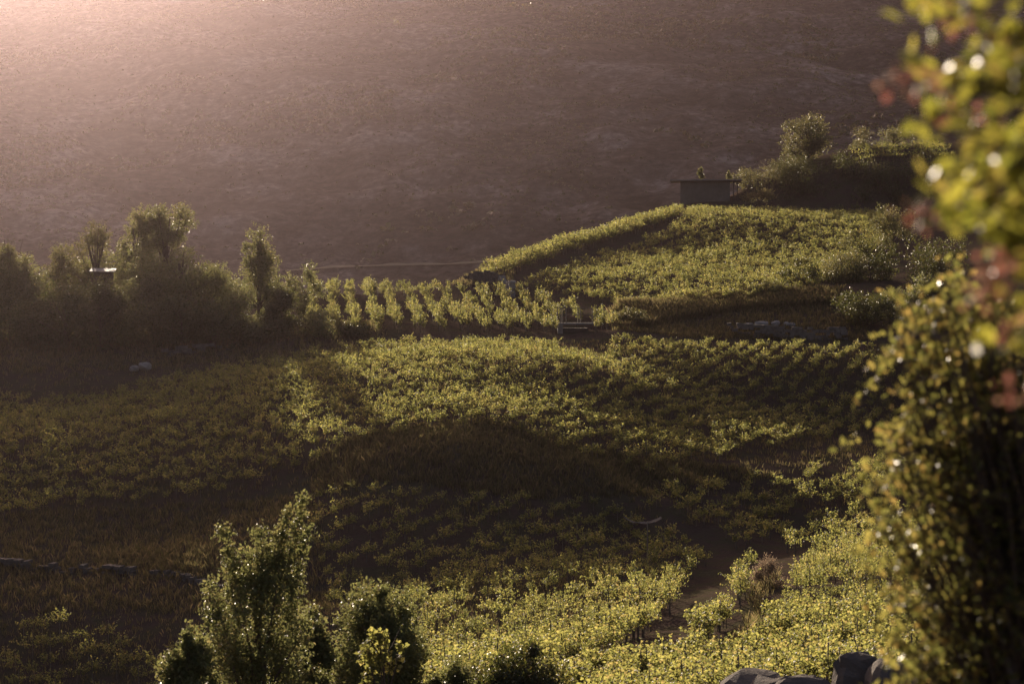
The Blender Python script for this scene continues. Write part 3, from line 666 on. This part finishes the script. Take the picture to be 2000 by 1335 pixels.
def rock_obj(name, px, py, d, size, label, mat=MPALE, group=None, seed=0, flat=.6, sink=.25):
    rg = np.random.default_rng(2000 + seed); d = float(Wd(d)); c = P(px, py, d); g = float(ground(c[0], c[1]))
    nu, nv = 14, 9; V = []
    off = rg.random(3) * 50
    for i in range(nv + 1):
        th = math.pi * i / nv
        for j in range(nu):
            ph = 2 * math.pi * j / nu; q = np.array([math.sin(th) * math.cos(ph), math.sin(th) * math.sin(ph), math.cos(th)])
            q = np.sign(q) * np.abs(q) ** .75
            k = 1 + .35 * float(fbm(np.array([q[0] * 1.7 + off[0] + q[2]]), np.array([q[1] * 1.7 + off[1] - q[2]]), 3)[0])
            V.append(q * k * np.array(size) / 2)
    Fc = [[i * nu + j, (i + 1) * nu + j, (i + 1) * nu + (j + 1) % nu, i * nu + (j + 1) % nu] for i in range(nv) for j in range(nu)]
    m = MB(); m.add(V, Fc); o = m.build(name, mat, loc=(c[0], c[1], g + size[2] * (.5 - sink))); o.rotation_euler = (0, 0, rg.uniform(0, 6))
    tag(o, label, 'rock', group); return o
def dry_wall(name, pts, h, label, mat=MSTONE, seed=0, st=.38, thick=.55, courses=5, lean=0, skip=0.0):
    """a dry-stone wall of individually shaped blocks following the ground"""
    rg = np.random.default_rng(3000 + seed); m = MB(); nseg = len(pts) - 1; si = [0]
    hs = h if isinstance(h, tuple) else (h, h); h = max(hs)
    def h_at(t): u = (si[0] + t) / nseg; return hs[0] * (1 - u) + hs[1] * u
    for si[0], (a, b) in enumerate(zip(pts[:-1], pts[1:])):
        a = np.array(a, float); b = np.array(b, float); L = np.linalg.norm((b - a)[:2]); rz = math.atan2(b[1] - a[1], b[0] - a[0])
        for c in range(courses):
            t = -rg.uniform(0, st) / L
            while t < 1:
                wd = rg.uniform(.6, 1.5) * st; tm = t + wd / 2 / L; p = a + (b - a) * tm; g = float(ground(p[0], p[1])) if len(p) < 3 else p[2]
                hh = h / courses
                if not (c > h_at(tm) / h * courses - rg.uniform(0, .9)) and rg.random() > skip:
                    box(m, (p[0], p[1] + rg.normal(0, .04) + lean * c, g - .15 + hh * (c + .5)), (wd * .96, thick * rg.uniform(.8, 1.15), hh * rg.uniform(.88, 1.0)), rz + rg.normal(0, .05), jit=.11, rg=rg)
                t += wd / L
    o = m.build(name, mat); tag(o, label, 'wall'); return o
def gp(px, py, d):
    c = P(px, py, float(Wd(d))); return (c[0], c[1])
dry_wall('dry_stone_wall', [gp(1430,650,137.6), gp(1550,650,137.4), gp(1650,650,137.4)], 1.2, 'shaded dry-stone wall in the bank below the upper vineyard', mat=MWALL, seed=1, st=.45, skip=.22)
dry_wall('dry_stone_wall', [gp(893,550,169), gp(930,550,166.5), gp(985,560,164)], (.4, 1.9), 'stone retaining wall at the lower left corner of the upper vineyard', seed=2, st=.3, courses=7, lean=.1)
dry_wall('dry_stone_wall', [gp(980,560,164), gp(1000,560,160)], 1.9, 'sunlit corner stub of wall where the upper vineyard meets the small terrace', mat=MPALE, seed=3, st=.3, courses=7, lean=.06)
dry_wall('dry_stone_wall', [gp(0,1110,92), gp(170,1110,91), gp(330,1120,89), gp(440,1140,86)], (.55, .3), 'low broken stone wall along the shaded path at left', seed=4, st=.3, courses=3, skip=.45)
dry_wall('dry_stone_wall', [gp(640,1180,71), gp(700,1190,70)], .5, 'short stony ledge right of the small tree', seed=5, st=.3, courses=2)
dry_wall('dry_stone_wall', [gp(320,690,127.5), gp(380,680,128.5), gp(440,672,129.5)], .8, 'low line of stones under the left trees', seed=6, st=.35, courses=3, skip=.5)
for k, (px, py, w_, h_) in enumerate(((1463,596,.7,.45),(1487,597,1.15,.5),(1515,598,.8,.5),(1535,608,.5,.4),(1547,596,.5,.35))):
    c = P(px, py, 143.5)
    rock_obj('pale_stone', px, py + 8, 140.5, (w_, .6, h_), ('pale block at the left end of the row on the bank', 'widest pale block in the row on the bank', 'pale block right of the widest one on the bank', 'small pale stone lying lower than the rest of the row', 'small pale stone at the right end of the row on the bank')[k], group='pale stones on the bank', seed=k, sink=.1)
rock_obj('pale_boulder', 284, 712, 125.2, (1.3, .9, .7), 'whitish boulder at the upper left edge of the shaded vines', seed=11)
rock_obj('pale_boulder', 262, 716, 125, (.8, .7, .5), 'smaller whitish stone left of the boulder', seed=12)
for k, (px, py, d, sz, lb) in enumerate(((1480,1318,43.0,(2.4,1.6,1.2),'large dark boulder at the bottom edge below the yellow vines'),(1400,1330,43.5,(1.5,1.0,.8),'flat dark rock left of the large boulder at the bottom edge'),
        (1560,1325,42.5,(1.7,1.1,1.0),'dark rock right of the large boulder at the bottom edge'),(1675,1300,43,(1.3,.9,1.4),'angular dark rock beside the near bush at the bottom'),(1740,1315,42,(1.3,1,1.2),'dark rock partly behind the near bush'),(1320,1345,43.6,(1.0,.9,.55),'low dark rock at the left end of the rocks at the bottom'))):
    rock_obj('boulder', px, py, d, sz, lb, mat=MSOIL2, group='boulders at the bottom edge', seed=20 + k, sink=.12)
# pale tarp and thin pole on the dark path
c = P(1255, 985, 96); g = float(ground(c[0], 96)); m = MB()
uu, vv = np.meshgrid(np.linspace(-1, 1, 14), np.linspace(-.35, .35, 6)); zz = .12 + .3 * np.abs(uu) ** 2 + .08 * fbm(uu * 3, vv * 5, 2)
idx = np.arange(uu.size).reshape(uu.shape); V = np.stack([uu, vv, zz], -1).reshape(-1, 3); V = np.concatenate([V, V - [0, 0, .012]]); n_ = uu.size
Fc = np.stack([idx[:-1, :-1], idx[:-1, 1:], idx[1:, 1:], idx[1:, :-1]], -1).reshape(-1, 4)
m.add(V, np.concatenate([Fc, Fc[:, ::-1] + n_])); tag(m.build('tarp', MSTONE, loc=(c[0], 96, g + .9)), 'grey sagging tarp lying over the dark lower vines', 'tarp')
for px, d, h_, lb in ((1265, 91, 2.1, 'thin tall pole beside the grey tarp in the dark vines'), (1455, 231, 1.8, 'thin stake standing just right of the hut'), (1466, 231, 1.9, 'second thin stake right of the hut'), (1478, 231, 1.7, 'outermost thin stake right of the hut')):
    d = float(Wd(d)); c = P(px, 700, d); g = float(ground(c[0], d)); m = MB(); tube(m, [(0, 0, -.2), (rng.normal(0, .05), 0, h_)], [.04, .03], 6)
    tag(m.build('wooden_pole', MST, loc=(c[0], d, g)), lb, 'pole')

# ------------------------------------------------------------------ grass and weeds
def grass():
    mb = MB()
    def patch(poly, dr, N, hgt, wd, blades=7, hoff=.3):
        x = rng.uniform(-60, 62, N * 14); y = rng.uniform(Wd(dr[0]), Wd(dr[1]), N * 14); z = ground(x, y); px, py = proj(x, y, z + hoff)
        k = inpoly(px, py, poly); x, y, z = x[k][:N], y[k][:N], z[k][:N]
        n = len(x) * blades
        b = np.repeat(np.stack([x, y, z], 1), blades, 0) + np.concatenate([rng.normal(0, .12, (n, 2)), np.zeros((n, 1))], 1)
        h = hgt * rng.uniform(.5, 1.2, (n, 1)); lean = rng.normal(0, .28, (n, 2)) * h; sd = norm(rng.normal(0, 1, (n, 2))) * wd / 2
        z0 = np.zeros((n, 1))
        V = np.stack([b + np.hstack([sd, z0 - .03]), b - np.hstack([sd, z0 + .03]), b + np.hstack([lean * .35 - sd * .8, h * .6]), b + np.hstack([lean, h])], 1)
        mb.add(V.reshape(-1, 3), (np.array([[0, 1, 2, 3]])[None] + (np.arange(n) * 4)[:, None, None]).reshape(-1, 4), 0, np.repeat(rng.random(n), 4))
    patch([(1190,605),(1250,572),(1450,566),(1640,560),(1640,590),(1450,600),(1300,625),(1200,645)], (138, 152), 3800, .75, .05)
    patch([(1200,600),(1640,590),(1720,660),(1200,655)], (136, 148), 1600, .4, .05)
    patch([(885,535),(940,505),(1000,515),(1010,560),(890,556)], (162, 176), 500, .4, .05)
    patch([(1455,1215),(1480,1100),(1560,1050),(1500,1150),(1480,1225),(1400,1260)], (58, 86), 1600, .45, .035)
    patch([(180,1050),(420,1040),(430,1110),(200,1105)], (78, 93), 1200, .5, .035)
    patch([(-60,1000),(620,960),(640,1190),(-60,1180)], (68, 101), 2600, .35, .035)
    patch([(600,900),(700,840),(950,810),(1250,890),(1500,860),(1700,840),(1700,900),(1250,960),(620,970)], (98, 109), 3000, .4, .04)
    patch([(-60,650),(750,620),(750,680),(-60,740)], (124, 145), 2500, .4, .05)
    patch([(-60,700),(1750,640),(1750,1000),(-60,1060)], (95, 134), 7000, .28, .05, 5)
    patch([(-60,1180),(1200,1100),(1200,1340),(-60,1340)], (42, 90), 4500, .22, .03, 5)
    tag(mb.build('grass', MG), 'thin dry grass and weeds on the banks and between the vines', 'grass', kind='stuff')
grass()
# pale plumed weeds on the terrace edge
for k, px in enumerate((1503, 1524, 1545, 1575, 1600)):
    d = 164.5; c = P(px, 575, d); g = float(ground(c[0], d)); rg = np.random.default_rng(70 + k); m = MB()
    r = empty('feather_grass', (c[0], d, g)); s = MB()
    for j in range(16):
        e = np.array([rg.normal(0, .35), rg.normal(0, .2), rg.uniform(.6, 1.0) * (1 if k < 3 else .6)]); tube(s, [(0, 0, -.05), e * .5 + [0, 0, .05], e], [.01, .008, .005], 4)
        n = 14; t = rg.uniform(.6, 1.05, n)[:, None]; leaves(m, e * t + rg.normal(0, .03, (n, 3)), .07, rg=rg, var=rg.random(n))
    m.build('plume', MDRY, r); s.build('stem', MDRY, r)
    tag(r, ('pale plumed grass tuft, leftmost on the terrace edge', 'pale plumed grass tuft, second from the left on the terrace edge', 'pale plumed grass tuft, middle one on the terrace edge', 'low pale plumed grass tuft, fourth along the terrace edge', 'low pale plumed grass tuft nearest the dark bushes on the terrace edge')[k], 'grass tuft', 'pale plumed grass tufts')

# ------------------------------------------------------------------ haze
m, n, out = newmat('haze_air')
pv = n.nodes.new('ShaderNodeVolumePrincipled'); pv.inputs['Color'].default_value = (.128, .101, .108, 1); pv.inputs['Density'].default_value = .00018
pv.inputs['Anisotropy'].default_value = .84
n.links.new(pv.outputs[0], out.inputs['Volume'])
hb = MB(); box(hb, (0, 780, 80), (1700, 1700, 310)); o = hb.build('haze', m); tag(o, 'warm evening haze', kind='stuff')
